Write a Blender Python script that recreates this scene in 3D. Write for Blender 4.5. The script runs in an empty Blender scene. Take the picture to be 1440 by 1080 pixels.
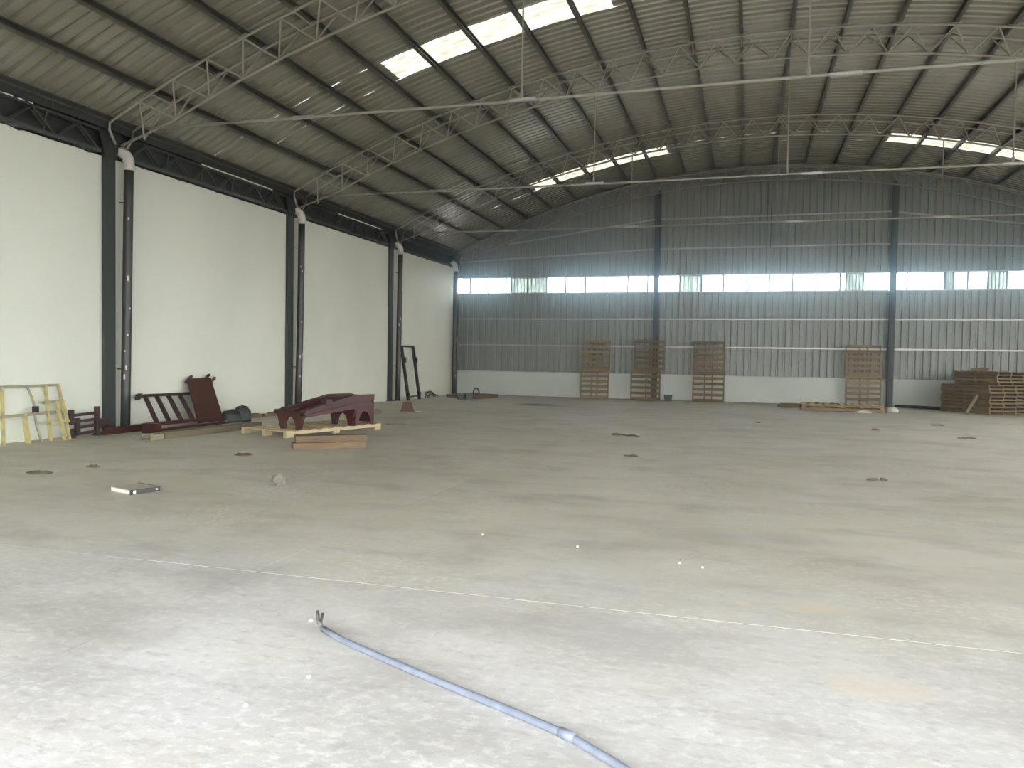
import bpy, math, random
from mathutils import Vector, Matrix
random.seed(7)
C = bpy.context.scene.collection
PI = math.pi

# ------------------------------------------------------------------ camera, world, exposure
cam_d = bpy.data.cameras.new('camera')
cam = bpy.data.objects.new('camera', cam_d)
C.objects.link(cam)
cam_d.sensor_fit = 'HORIZONTAL'
cam_d.sensor_width = 36.0
cam_d.lens = 36.0 * 1110.62 / 1440.0
cam_d.clip_end = 500
_r = Vector((0.95849265, 0.28467106, 0.01594429))
_u = Vector((-0.0247839, 0.02747668, 0.99931516))
_f = Vector((-0.28403801, 0.9582314, -0.03339146))
cam.matrix_world = Matrix(((_r.x, _u.x, -_f.x, 12.0889), (_r.y, _u.y, -_f.y, 0.0), (_r.z, _u.z, -_f.z, 1.6), (0, 0, 0, 1)))
bpy.context.scene.camera = cam

world = bpy.data.worlds.new('overcast_sky')
bpy.context.scene.world = world
world.use_nodes = True
_bg = world.node_tree.nodes['Background']
_bg.inputs[0].default_value = (0.925, 0.965, 1.0, 1)
_bg.inputs[1].default_value = 3.0
vs = bpy.context.scene.view_settings
vs.view_transform = 'Standard'
vs.look = 'None'
vs.gamma = 1.0
vs.use_curve_mapping = False
vs.exposure = 1.95
bpy.context.scene.cycles.sample_clamp_indirect = 6.0

# ------------------------------------------------------------------ helpers
class MB:
    """collects faces of one mesh"""
    def __init__(s):
        s.v, s.f = [], []
    def add(s, vs_, fs):
        n = len(s.v)
        s.v += [tuple(a) for a in vs_]
        s.f += [tuple(i + n for i in q) for q in fs]
        return s
    def box(s, c, size, rot=None):
        x, y, z = size[0] / 2, size[1] / 2, size[2] / 2
        p = [Vector(q) for q in ((-x, -y, -z), (x, -y, -z), (x, y, -z), (-x, y, -z), (-x, -y, z), (x, -y, z), (x, y, z), (-x, y, z))]
        if rot is not None:
            p = [rot @ q for q in p]
        c = Vector(c)
        return s.add([q + c for q in p], [(0, 3, 2, 1), (4, 5, 6, 7), (0, 1, 5, 4), (1, 2, 6, 5), (2, 3, 7, 6), (3, 0, 4, 7)])
    def span(s, a, b):
        return s.box([(a[i] + b[i]) / 2 for i in range(3)], [abs(b[i] - a[i]) for i in range(3)])
    def bar(s, a, b, w, h, up=(0, 0, 1)):
        a, b = Vector(a), Vector(b)
        d = b - a
        z = d.normalized()
        x = Vector(up).cross(z)
        if x.length < 1e-4:
            x = Vector((1, 0, 0)).cross(z)
        x.normalize()
        y = z.cross(x)
        return s.box((a + b) / 2, (w, h, d.length), Matrix((x, y, z)).transposed())
    def tube(s, pts, r, n=8, caps=True):
        pts = [Vector(p) for p in pts]
        rs = r if isinstance(r, (list, tuple)) else [r] * len(pts)
        base = len(s.v)
        ref = Vector((0.13, 0.27, 0.95))
        for i, p in enumerate(pts):
            d = (pts[min(i + 1, len(pts) - 1)] - pts[max(i - 1, 0)]).normalized()
            x = ref.cross(d)
            if x.length < 0.05:
                x = Vector((1, 0, 0)).cross(d)
            x.normalize()
            y = d.cross(x)
            for k in range(n):
                t = 2 * PI * k / n
                s.v.append(tuple(p + (x * math.cos(t) + y * math.sin(t)) * rs[i]))
        for i in range(len(pts) - 1):
            for k in range(n):
                a, b = base + i * n + k, base + i * n + (k + 1) % n
                s.f.append((a, b, b + n, a + n))
        if caps:
            s.f.append(tuple(base + k for k in reversed(range(n))))
            s.f.append(tuple(base + (len(pts) - 1) * n + k for k in range(n)))
        return s
    def prism(s, poly, a, b):
        """poly: list of 2D; a, b: functions mapping (u,v) to the two faces"""
        n = len(poly)
        vs_ = [a(*p) for p in poly] + [b(*p) for p in poly]
        fs = [tuple(reversed(range(n))), tuple(range(n, 2 * n))]
        fs += [(i, (i + 1) % n, n + (i + 1) % n, n + i) for i in range(n)]
        return s.add(vs_, fs)
    def mesh(s, name, m, smooth=False):
        me = bpy.data.meshes.new(name)
        me.from_pydata(s.v, [], s.f)
        me.materials.append(m)
        if smooth:
            me.polygons.foreach_set('use_smooth', [True] * len(me.polygons))
        me.update()
        return me

def obj(name, data, parent=None, loc=None, rot=None, mat4=None):
    o = bpy.data.objects.new(name, data)
    C.objects.link(o)
    o.parent = parent
    if mat4 is not None:
        o.matrix_basis = mat4
    if loc is not None:
        o.location = loc
    if rot is not None:
        o.rotation_euler = rot
    return o

def part(name, mb, m, parent, smooth=False, label=None):
    o = obj(name, mb.mesh(name, m, smooth), parent)
    if label:
        o['label'] = label
    return o

def tag(o, label, cat, group=None):
    o['label'] = label
    o['category'] = cat
    if group:
        o['group'] = group
    return o

def thing(name, label, cat, loc=(0, 0, 0), rot=(0, 0, 0), group=None):
    return tag(obj(name, None, None, loc, rot), label, cat, group)

def single(name, mb, m, label, cat, loc=(0, 0, 0), rot=(0, 0, 0), group=None, smooth=False):
    return tag(obj(name, mb.mesh(name, m, smooth), None, loc, rot), label, cat, group)

def struct(name, mb=None, m=None):
    o = obj(name, mb.mesh(name, m) if mb else None)
    o['kind'] = 'structure'
    return o

_unit = {}
def rod(name, a, b, r, m, parent, n=6):
    """a straight rod as an object sharing one unit mesh"""
    key = (m.name, n)
    if key not in _unit:
        _unit[key] = MB().tube([(0, 0, 0), (0, 0, 1)], 1.0, n).mesh('rod', m, False)
    a, b = Vector(a), Vector(b)
    d = b - a
    q = d.to_track_quat('Z', 'Y').to_matrix().to_4x4()
    M = Matrix.Translation(a) @ q @ Matrix.Diagonal((r, r, d.length, 1))
    return obj(name, _unit[key], parent, mat4=M)

_ubox = {}
def plank(name, c, size, m, parent, rot=None):
    """a box part sharing one slightly chamfered unit mesh"""
    if m.name not in _ubox:
        _ubox[m.name] = MB().box((0, 0, 0), (1, 1, 1)).mesh('board', m)
    M = Matrix.Translation(Vector(c)) @ (rot.to_4x4() if rot is not None else Matrix.Identity(4)) @ Matrix.Diagonal((size[0], size[1], size[2], 1))
    return obj(name, _ubox[m.name], parent, mat4=M)

# ------------------------------------------------------------------ materials
def mat(name, col, rough=0.6, metal=0.0, col2=None, scale=4.0, detail=4.0, lo=0.35, hi=0.65, stretch=(1, 1, 1), bump=0.0, bscale=40.0, spec=0.5, per_object=0.0, world_space=False):
    m = bpy.data.materials.new(name)
    m.use_nodes = True
    nt = m.node_tree
    N, Lk = nt.nodes, nt.links
    b = N['Principled BSDF']
    b.inputs['Roughness'].default_value = rough
    b.inputs['Metallic'].default_value = metal
    b.inputs['Specular IOR Level'].default_value = spec
    b.inputs['Base Color'].default_value = (*col, 1)
    tc = N.new('ShaderNodeTexCoord')
    mp = N.new('ShaderNodeMapping')
    mp.inputs['Scale'].default_value = stretch
    if world_space:
        g = N.new('ShaderNodeNewGeometry')
        Lk.new(g.outputs['Position'], mp.inputs[0])
    else:
        Lk.new(tc.outputs['Object'], mp.inputs[0])
    if col2:
        n = N.new('ShaderNodeTexNoise')
        n.inputs['Scale'].default_value = scale
        n.inputs['Detail'].default_value = detail
        Lk.new(mp.outputs[0], n.inputs['Vector'])
        r = N.new('ShaderNodeValToRGB')
        r.color_ramp.elements[0].position = lo
        r.color_ramp.elements[1].position = hi
        r.color_ramp.elements[0].color = (*col, 1)
        r.color_ramp.elements[1].color = (*col2, 1)
        Lk.new(n.outputs[0], r.inputs[0])
        out = r.outputs[0]
        if per_object:
            oi = N.new('ShaderNodeObjectInfo')
            mr = N.new('ShaderNodeMapRange')
            mr.inputs[3].default_value = 1 - per_object
            mr.inputs[4].default_value = 1 + per_object
            Lk.new(oi.outputs['Random'], mr.inputs[0])
            mx = N.new('ShaderNodeMix')
            mx.data_type = 'RGBA'
            mx.blend_type = 'MULTIPLY'
            mx.inputs[0].default_value = 1
            Lk.new(out, mx.inputs[6])
            Lk.new(mr.outputs[0], mx.inputs[7])
            out = mx.outputs[2]
        Lk.new(out, b.inputs['Base Color'])
    if bump:
        n2 = N.new('ShaderNodeTexNoise')
        n2.inputs['Scale'].default_value = bscale
        n2.inputs['Detail'].default_value = 5
        Lk.new(mp.outputs[0], n2.inputs['Vector'])
        bp = N.new('ShaderNodeBump')
        bp.inputs['Strength'].default_value = bump
        bp.inputs['Distance'].default_value = 0.02
        Lk.new(n2.outputs[0], bp.inputs['Height'])
        Lk.new(bp.outputs[0], b.inputs['Normal'])
    return m

def concrete():
    m = bpy.data.materials.new('dusty_concrete')
    m.use_nodes = True
    nt = m.node_tree
    N, Lk = nt.nodes, nt.links
    b = N['Principled BSDF']
    g = N.new('ShaderNodeNewGeometry')
    pos = g.outputs['Position']
    def noise(scale, detail=5, rough=0.55, st=None):
        n = N.new('ShaderNodeTexNoise')
        n.inputs['Scale'].default_value = scale
        n.inputs['Detail'].default_value = detail
        n.inputs['Roughness'].default_value = rough
        src = pos
        if st:
            mp = N.new('ShaderNodeMapping')
            mp.inputs['Scale'].default_value = st
            Lk.new(pos, mp.inputs[0])
            src = mp.outputs[0]
        Lk.new(src, n.inputs['Vector'])
        return n.outputs[0]
    def ramp(src, lo, hi, c0=(0, 0, 0), c1=(1, 1, 1)):
        r = N.new('ShaderNodeValToRGB')
        r.color_ramp.elements[0].position = lo
        r.color_ramp.elements[1].position = hi
        r.color_ramp.elements[0].color = (*c0, 1)
        r.color_ramp.elements[1].color = (*c1, 1)
        Lk.new(src, r.inputs[0])
        return r.outputs[0]
    def mix(fac, a, c, blend='MIX'):
        x = N.new('ShaderNodeMix')
        x.data_type = 'RGBA'
        x.blend_type = blend
        for sock, v in ((x.inputs[0], fac), (x.inputs[6], a), (x.inputs[7], c)):
            if hasattr(v, 'is_output'):
                Lk.new(v, sock)
            elif isinstance(v, tuple):
                sock.default_value = (*v, 1)
            else:
                sock.default_value = v
        return x.outputs[2]
    def math_(op, a, c):
        x = N.new('ShaderNodeMath')
        x.operation = op
        for i, v in enumerate((a, c)):
            if hasattr(v, 'is_output'):
                Lk.new(v, x.inputs[i])
            else:
                x.inputs[i].default_value = v
        return x.outputs[0]
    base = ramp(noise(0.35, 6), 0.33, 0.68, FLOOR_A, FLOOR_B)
    sep = N.new('ShaderNodeSeparateXYZ')
    Lk.new(pos, sep.inputs[0])
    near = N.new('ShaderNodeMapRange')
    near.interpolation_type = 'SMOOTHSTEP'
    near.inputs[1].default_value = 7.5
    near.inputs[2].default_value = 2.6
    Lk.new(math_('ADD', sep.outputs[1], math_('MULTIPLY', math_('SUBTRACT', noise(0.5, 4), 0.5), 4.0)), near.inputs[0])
    door_lit = near.outputs[0]  # near floor painted paler and neutral for the doorway's daylight; flecks thicken here too
    base = mix(door_lit, base, ramp(noise(0.9, 6), 0.35, 0.66, (0.45, 0.44, 0.43), (0.60, 0.59, 0.585)))
    c = mix(math_('MULTIPLY', ramp(noise(1.7, 7, 0.65), 0.47, 0.62), 0.55), base, FLOOR_C)
    # scuffed, flaked laitance: small pale flecks and grey pits, in patches
    patch = ramp(noise(0.5, 3), 0.42, 0.62)
    flecks = ramp(noise(14, 6, 0.7, (1, 1.3, 1)), 0.5, 0.6)
    c = mix(math_('MULTIPLY', math_('MULTIPLY', flecks, math_('MAXIMUM', patch, door_lit)), 0.6), c, FLOOR_D)
    pits = ramp(noise(22, 5, 0.7), 0.60, 0.70)
    c = mix(math_('MULTIPLY', pits, 0.30), c, FLOOR_E)
    c = mix(math_('MULTIPLY', math_('MULTIPLY', ramp(noise(9, 6, 0.75, (0.7, 1.5, 1)), 0.53, 0.66), door_lit), 0.6), c, (0.33, 0.325, 0.31))
    drag = ramp(noise(1.1, 7, 0.65, (0.6, 1.3, 1)), 0.50, 0.68)
    c = mix(math_('MULTIPLY', drag, 0.5), c, FLOOR_E)
    grime = ramp(noise(0.9, 7, 0.7, (0.8, 1.2, 1)), 0.54, 0.72)
    c = mix(math_('MULTIPLY', grime, 0.4), c, (0.235, 0.215, 0.165))
    pale = ramp(noise(1.1, 7, 0.7, (0.7, 1.3, 1)), 0.56, 0.70)
    c = mix(math_('MULTIPLY', pale, 0.4), c, FLOOR_C)
    def blob(cx, cy, rx, ry, colour, amount, soft=0.5):
        nonlocal c
        mp = N.new('ShaderNodeMapping')
        mp.inputs['Location'].default_value = (-cx / rx, -cy / ry, 0)
        mp.inputs['Scale'].default_value = (1 / rx, 1 / ry, 0)
        Lk.new(pos, mp.inputs[0])
        v = N.new('ShaderNodeVectorMath')
        v.operation = 'LENGTH'
        Lk.new(mp.outputs[0], v.inputs[0])
        d = math_('ADD', v.outputs['Value'], math_('MULTIPLY', math_('SUBTRACT', noise(3.0, 4), 0.5), 1.0))
        c = mix(math_('MULTIPLY', ramp(d, 1 - soft, 1.0, (1, 1, 1), (0, 0, 0)), amount), c, colour)
    blob(5.2, 26.2, 0.85, 0.75, (0.06, 0.06, 0.05), 0.85)          # damp oil stain
    blob(6.2, 25.6, 1.7, 0.6, (0.14, 0.13, 0.11), 0.45, 0.8)
    blob(12.55, 5.45, 0.30, 0.16, (0.62, 0.53, 0.40), 0.7, 0.6)    # sand left by sacks
    blob(12.75, 4.2, 0.35, 0.20, (0.62, 0.54, 0.43), 0.6, 0.7)
    blob(12.1, 5.4, 0.07, 0.06, (0.66, 0.56, 0.42), 0.7, 0.6)
    blob(11.5, 4.45, 0.45, 0.38, (0.40, 0.395, 0.39), 0.45, 0.5)
    blob(9.75, 4.05, 0.30, 0.10, (0.34, 0.33, 0.31), 0.5, 0.8)
    blob(11.8, 7.4, 0.7, 0.4, (0.36, 0.35, 0.33), 0.45, 0.8)
    blob(12.5, 7.4, 0.25, 0.2, (0.3, 0.29, 0.27), 0.5, 0.8)
    Lk.new(c, b.inputs['Base Color'])
    Lk.new(ramp(noise(1.2, 4), 0.3, 0.7, (0.42, 0.42, 0.42), (0.7, 0.7, 0.7)), b.inputs['Roughness'])
    bp = N.new('ShaderNodeBump')
    bp.inputs['Strength'].default_value = 0.25
    bp.inputs['Distance'].default_value = 0.01
    Lk.new(noise(18, 6, 0.7), bp.inputs['Height'])
    Lk.new(bp.outputs[0], b.inputs['Normal'])
    return m

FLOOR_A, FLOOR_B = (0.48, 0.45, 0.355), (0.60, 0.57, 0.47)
FLOOR_C = (0.58, 0.56, 0.51)
FLOOR_D = (0.68, 0.67, 0.65)
FLOOR_E = (0.30, 0.285, 0.25)

def see_through(name, tint, clear, rough=0.2, dirt=None, scale=3.0, stretch=(1, 1, 1)):
    """thin sheet: part clear, part scattering the daylight behind it"""
    m = bpy.data.materials.new(name)
    m.use_nodes = True
    nt = m.node_tree
    N, Lk = nt.nodes, nt.links
    N.remove(N['Principled BSDF'])
    out = N['Material Output']
    tr = N.new('ShaderNodeBsdfTransparent')
    tr.inputs[0].default_value = (*tint, 1)
    tl = N.new('ShaderNodeBsdfTranslucent')
    tl.inputs[0].default_value = (*tint, 1)
    if dirt:
        tc = N.new('ShaderNodeTexCoord')
        mp = N.new('ShaderNodeMapping')
        mp.inputs['Scale'].default_value = stretch
        n = N.new('ShaderNodeTexNoise')
        n.inputs['Scale'].default_value = scale
        n.inputs['Detail'].default_value = 5
        r = N.new('ShaderNodeValToRGB')
        r.color_ramp.elements[0].position = 0.42
        r.color_ramp.elements[1].position = 0.6
        r.color_ramp.elements[0].color = (*tint, 1)
        r.color_ramp.elements[1].color = (*dirt, 1)
        Lk.new(tc.outputs['Object'], mp.inputs[0])
        Lk.new(mp.outputs[0], n.inputs['Vector'])
        Lk.new(n.outputs[0], r.inputs[0])
        Lk.new(r.outputs[0], tl.inputs[0])
        Lk.new(r.outputs[0], tr.inputs[0])
    gl = N.new('ShaderNodeBsdfGlossy')
    gl.inputs['Roughness'].default_value = rough
    a = N.new('ShaderNodeMixShader')
    a.inputs[0].default_value = clear
    Lk.new(tl.outputs[0], a.inputs[1])
    Lk.new(tr.outputs[0], a.inputs[2])
    b = N.new('ShaderNodeMixShader')
    b.inputs[0].default_value = 0.05
    Lk.new(a.outputs[0], b.inputs[1])
    Lk.new(gl.outputs[0], b.inputs[2])
    Lk.new(b.outputs[0], out.inputs[0])
    return m

M = {}
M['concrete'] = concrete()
M['joint'] = mat('sandy_joint_filler', (0.42, 0.40, 0.355), 0.9, col2=(0.34, 0.325, 0.28), scale=6)
M['wall'] = mat('white_wall_paint', (0.75, 0.79, 0.695), 0.75, col2=(0.67, 0.71, 0.625), scale=0.5, detail=7, stretch=(1, 1, 0.5), lo=0.4, hi=0.7, bump=0.08, bscale=6)
M['roof'] = mat('roof_sheet_steel', (0.3312, 0.3266, 0.2668), 0.24, 0.2, col2=(0.2944, 0.2898, 0.2346), scale=0.7)
M['clad'] = mat('wall_sheet_steel', (0.266, 0.2945, 0.2707), 0.42, 0.1, col2=(0.2327, 0.2612, 0.2422), scale=0.8)
M['purlin'] = mat('galvanised_purlin', (0.099, 0.09657, 0.08167), 0.5, 0.3, col2=(0.1287, 0.1238, 0.104), scale=2)
M['truss'] = mat('grey_painted_truss_tube', (0.3305, 0.3257, 0.2819), 0.45, 0.2, col2=(0.4082, 0.3985, 0.3499), scale=3)
M['girt'] = mat('galvanised_girt', (0.42, 0.4305, 0.42), 0.4, 0.5, col2=(0.504, 0.5145, 0.504), scale=2)
M['green'] = mat('dark_green_steel', (0.0375, 0.05, 0.0475), 0.5, 0.0, col2=(0.05, 0.0625, 0.06), scale=2, detail=6)
M['pipe'] = mat('dark_drain_pipe', (0.036, 0.0408, 0.036), 0.4, col2=(0.051, 0.054, 0.048), scale=3)
M['splash'] = mat('white_paint_splash', (0.7, 0.7, 0.66), 0.7)
M['pvc'] = mat('white_pvc', (0.70, 0.69, 0.64), 0.45, col2=(0.60, 0.59, 0.54), scale=5)
M['dark'] = mat('dark_eave_steel', (0.02475, 0.02925, 0.027), 0.6, col2=(0.036, 0.0405, 0.03825), scale=2)
M['lattice'] = mat('grey_green_lattice_steel', (0.065, 0.0725, 0.065), 0.5, 0.1, col2=(0.085, 0.0925, 0.0825), scale=4)
M['glass'] = see_through('window_glass', (0.94, 0.97, 0.98), 0.88)
M['frosted'] = see_through('translucent_window_sheet', (0.40, 0.44, 0.425), 0.3, dirt=(0.27, 0.31, 0.285), scale=5, stretch=(3, 1, 0.4))
M['skylight'] = see_through('translucent_roof_sheet', (0.20, 0.20, 0.18), 0.12, dirt=(0.13, 0.127, 0.095), scale=4, stretch=(0.7, 3, 1))
M['wood'] = mat('weathered_pallet_wood', (0.2, 0.15, 0.08), 0.8, col2=(0.29, 0.225, 0.13), scale=3, stretch=(1, 4, 4), per_object=0.22)
M['wood_dark'] = mat('old_brown_pallet_wood', (0.135, 0.1, 0.053), 0.8, col2=(0.21, 0.16, 0.09), scale=3, stretch=(1, 4, 4), per_object=0.22)
M['wood_new'] = mat('fresh_pale_pine', (0.442, 0.357, 0.2125), 0.7, col2=(0.527, 0.442, 0.289), scale=3, stretch=(1, 4, 4), per_object=0.12)
M['timber'] = mat('orange_brown_timber', (0.155, 0.1025, 0.0575), 0.75, col2=(0.2, 0.1375, 0.08), scale=2.5, stretch=(1, 5, 5), per_object=0.1)
M['timber_grey'] = mat('dusty_brown_timber', (0.1488, 0.1271, 0.0806), 0.8, col2=(0.1984, 0.1705, 0.1116), scale=2.5, stretch=(4, 1, 4), per_object=0.1)
M['maroon'] = mat('maroon_primer_steel', (0.063, 0.021, 0.0192), 0.45, col2=(0.081, 0.03, 0.027), scale=4)
M['maroon_dark'] = mat('dark_maroon_steel', (0.0403, 0.0221, 0.0221), 0.5, col2=(0.05525, 0.02925, 0.02795), scale=4)
M['brown_plate'] = mat('brown_primer_plate', (0.0651, 0.02604, 0.0186), 0.5, col2=(0.0775, 0.03224, 0.02356), scale=3)
M['yellow'] = mat('chipped_yellow_paint', (0.56, 0.49, 0.20), 0.55, col2=(0.36, 0.34, 0.22), scale=7, lo=0.48, hi=0.66)
M['worn_grey'] = mat('bare_grey_steel', (0.30, 0.30, 0.25), 0.5, 0.3, col2=(0.40, 0.37, 0.22), scale=6)
M['tarp'] = mat('dark_grey_plastic_sack', (0.0315, 0.0364, 0.0385), 0.45, col2=(0.0525, 0.0595, 0.0595), scale=6, bump=0.6, bscale=9)
M['black'] = mat('black_rubber', (0.018, 0.02, 0.019), 0.5, col2=(0.03, 0.032, 0.03), scale=8)
M['black_steel'] = mat('black_painted_steel', (0.011, 0.013, 0.0115), 0.45, col2=(0.0175, 0.019, 0.0175), scale=8)
M['rust'] = mat('rusty_brown_steel', (0.105, 0.0595, 0.042), 0.7, col2=(0.147, 0.084, 0.0595), scale=9)
M['teal'] = mat('dark_teal_plastic', (0.035, 0.0595, 0.0595), 0.5, col2=(0.0525, 0.0805, 0.077), scale=8)
M['teal_light'] = mat('faded_teal_plastic', (0.084, 0.119, 0.1085), 0.55, col2=(0.112, 0.14, 0.1295), scale=8)
M['white_bag'] = mat('crumpled_white_sack', (0.66, 0.65, 0.60), 0.7, col2=(0.54, 0.53, 0.48), scale=7, bump=0.5, bscale=10)
M['conduit'] = mat('grey_blue_plastic_hose', (0.17, 0.19, 0.24), 0.28, col2=(0.22, 0.245, 0.3), scale=12)
M['copper'] = mat('dark_cable_ends', (0.10, 0.10, 0.09), 0.5, col2=(0.18, 0.17, 0.15), scale=40)
M['paper'] = mat('white_page_edges', (0.80, 0.80, 0.77), 0.7, col2=(0.72, 0.72, 0.70), scale=30, stretch=(1, 1, 20))
M['card'] = mat('dusty_beige_card', (0.1911, 0.1752, 0.1411), 0.8, col2=(0.2275, 0.2093, 0.1729), scale=8)
M['cover'] = mat('dusty_book_cover', (0.40, 0.37, 0.30), 0.8, col2=(0.46, 0.43, 0.355), scale=8)
M['base_wall'] = mat('grey_white_wall_paint', (0.57, 0.627, 0.589), 0.75, col2=(0.5035, 0.5557, 0.5225), scale=0.6, detail=7, bump=0.08, bscale=6)
M['book_dark'] = mat('black_book_cover', (0.03, 0.028, 0.028), 0.5, col2=(0.06, 0.05, 0.05), scale=14)
M['flake'] = mat('dark_debris_flake', (0.10, 0.085, 0.06), 0.8, col2=(0.16, 0.135, 0.10), scale=12)
M['chip'] = mat('white_plaster_chip', (0.75, 0.74, 0.70), 0.8, col2=(0.65, 0.64, 0.60), scale=20)
M['ground'] = mat('yard_concrete', (0.168, 0.164, 0.152), 0.9, col2=(0.2, 0.196, 0.18), scale=0.3)

# ------------------------------------------------------------------ dimensions
W, Y0, Y1 = 25.55, -2.4, 32.18             # hall: x 0..W, y Y0..Y1
AX, AZ, R = 12.744, 9.007, 27.219          # arch of the truss top chords
WALL_H = 5.39
FRAMES = [12.75, 19.20, 25.66, 31.80]
def arc(s, dr=0.0, y=0.0):
    t = s / R
    return Vector((AX + (R + dr) * math.sin(t), y, AZ - R + (R + dr) * math.cos(t)))
def arc_z(x, dr=0.0):
    return AZ - R + math.sqrt((R + dr) ** 2 - (x - AX) ** 2)
def s_of(x, dr=0.0):
    return R * math.asin((x - AX) / (R + dr))
RIB, SW = 0.25395, 1.0158                  # rib pitch, sheet width
ROOF = 0.20                                # roof pan above the top chords

# ------------------------------------------------------------------ setting: ground, floor
struct('ground', MB().box((12, 20, -0.34), (160, 160, 0.1)), M['ground'])
fl = struct('floor', MB().span((-0.3, Y0 - 0.4, -0.25), (W + 0.3, Y1 + 0.25, -0.005)), M['joint'])
xs = [-0.28, 8.65, W + 0.28]
ys = [Y0 - 0.38, -1.0, 4.98, 16.94, Y1 + 0.2]
for i in range(len(xs) - 1):
    for j in range(len(ys) - 1):
        g = 0.0035
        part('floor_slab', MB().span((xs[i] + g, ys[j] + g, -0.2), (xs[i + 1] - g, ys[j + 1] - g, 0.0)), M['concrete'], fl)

# ------------------------------------------------------------------ setting: side walls
def rough_top_wall(x0, x1):
    mb = MB()
    n = 300
    top = []
    for k in range(n + 1):
        y = Y0 + (Y1 + 0.2 - Y0) * k / n
        z = WALL_H + random.uniform(-0.006, 0.006) - (0.025 if random.random() < 0.04 else 0)
        top.append((y, z))
    poly = [(Y0, -0.02)] + [(Y1 + 0.2, -0.02)] + top[::-1]
    mb.prism(poly, lambda u, v: (x0, u, v), lambda u, v: (x1, u, v))
    return mb
wl = struct('wall_left', rough_top_wall(-0.25, 0.0), M['wall'])
# unseen right side: made-up opening above a low wall, sized to brighten the hall
RY = 24.4
wr = struct('wall_right', MB().span((W, Y0, -0.02), (W + 0.25, RY, 0.9)).span((W, Y0, 5.0), (W + 0.25, RY, WALL_H)).span((W, RY, -0.02), (W + 0.25, Y1 + 0.2, WALL_H)), M['wall'])
# dark closing sheets under the eaves; they leave slits where daylight comes in
for sx, par, gaps in ((-0.12, wl, [(8.6, 10.72), (10.78, 10.95), (11.0, 11.12), (15.6, 18.5), (22.0, 25.0)]), (W + 0.12, wr, [(9, 11), (15.6, 18.5), (22.0, 25.0)])):
    part('eave_sheet', MB().span((sx - 0.01, Y0, WALL_H - 0.0), (sx + 0.01, Y1 + 0.1, 5.90)), M['dark'], par)
    edges = [Y0] + [e for g in gaps for e in g] + [Y1 + 0.1]
    for a, b in zip(edges[::2], edges[1::2]):
        part('eave_closure', MB().span((sx - 0.01, a, 5.90), (sx + 0.01, b, 5.99)), M['dark'], par)

# ------------------------------------------------------------------ setting: back wall
wb = struct('wall_back', MB().span((-0.25, Y1, -0.02), (W + 0.25, Y1 + 0.24, 1.02)), M['base_wall'])
def profile(n_ribs, depth):
    """(u, d) points of a trapezoidal rib sheet, pans at d = 0, ribs outward"""
    pts = []
    for k in range(n_ribs):
        u = k * RIB
        pts += [(u, 0), (u + 0.155, 0), (u + 0.178, depth), (u + 0.228, depth)]
    pts.append((n_ribs * RIB, 0))
    return pts
def clad_sheet(x0, z0, ztop, n=4):
    pr = profile(n, 0.035)
    vs_ = []
    for u, d in pr:
        vs_.append((x0 + u, Y1 + 0.10 + d, z0))
        vs_.append((x0 + u, Y1 + 0.10 + d, ztop(x0 + u)))
    return MB().add(vs_, [(2 * i, 2 * i + 2, 2 * i + 3, 2 * i + 1) for i in range(len(pr) - 1)])
WZ0, WZ1 = 4.35, 4.97
low = clad_sheet(0, 1.0, lambda x: WZ0 - 0.02).mesh('cladding_sheet', M['clad'])
for k in range(26):
    x0 = -0.2 + k * SW
    obj('cladding_sheet', low, wb, loc=(x0, 0, 0))
    x1 = min(x0 + SW, W + 0.3)
    part('cladding_sheet', clad_sheet(x0, WZ1 + 0.02, lambda x: arc_z(min(max(x, -0.3), W + 0.3), ROOF + 0.06)), M['clad'], wb)
part('sill_flashing', MB().span((-0.2, Y1 + 0.0, 1.005), (W + 0.2, Y1 + 0.11, 1.03)), M['girt'], wb)
def girt(pts, r=0.035):
    for a, b in zip(pts[:-1], pts[1:]):
        part('girt', MB().bar((a[0], Y1 + 0.055, a[1]), (b[0], Y1 + 0.055, b[1]), 0.055, 0.06, (0, 1, 0)), M['girt'], wb)
girt([(0.1, 2.13), (W - 0.1, 2.13)])
girt([(0.1, 3.24), (W - 0.1, 3.24)])
girt([(0.1, 5.68), (8.45, 6.05), (17.1, 6.05), (W - 0.1, 5.68)])
girt([(2.3, 6.40), (8.45, 7.24), (17.1, 7.24), (W - 2.3, 6.40)])
for x in (12.72, 12.86):
    part('sag_rod', MB().bar((x, Y1 + 0.02, 6.0), (x, Y1 + 0.02, 8.5), 0.03, 0.03), M['lattice'], wb)

def ribbon_window(n, x0, x1, mull, frosted):
    w = struct('window_%d' % n)
    f = part('window_frame', MB().span((x0, Y1 + 0.04, WZ0 - 0.045), (x1, Y1 + 0.13, WZ0)).span((x0, Y1 + 0.04, WZ1), (x1, Y1 + 0.13, WZ1 + 0.045)), M['girt'], w)
    e = [x0] + mull + [x1]
    for i in range(len(e) - 1):
        a, b = e[i], e[i + 1]
        k = i in frosted
        part('pane', MB().span((a + 0.012, Y1 + 0.08, WZ0), (b - 0.012, Y1 + 0.086, WZ1)), M['frosted' if k else 'glass'], w)
        if k:
            for q in range(1, 5):
                x = a + (b - a) * q / 5
                part('sheet_rib', MB().span((x - 0.012, Y1 + 0.062, WZ0), (x + 0.012, Y1 + 0.079, WZ1)), M['frosted'], w)
    for x in mull:
        part('mullion', MB().span((x - 0.028, Y1 + 0.05, WZ0), (x + 0.028, Y1 + 0.11, WZ1)), M['lattice'], w)
    return w
ribbon_window(1, 0.2, 8.44, [0.58, 1.42, 2.2, 2.42, 3.15, 3.98, 4.8, 5.63, 6.52, 7.38, 8.18], {4, 5})
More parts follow.
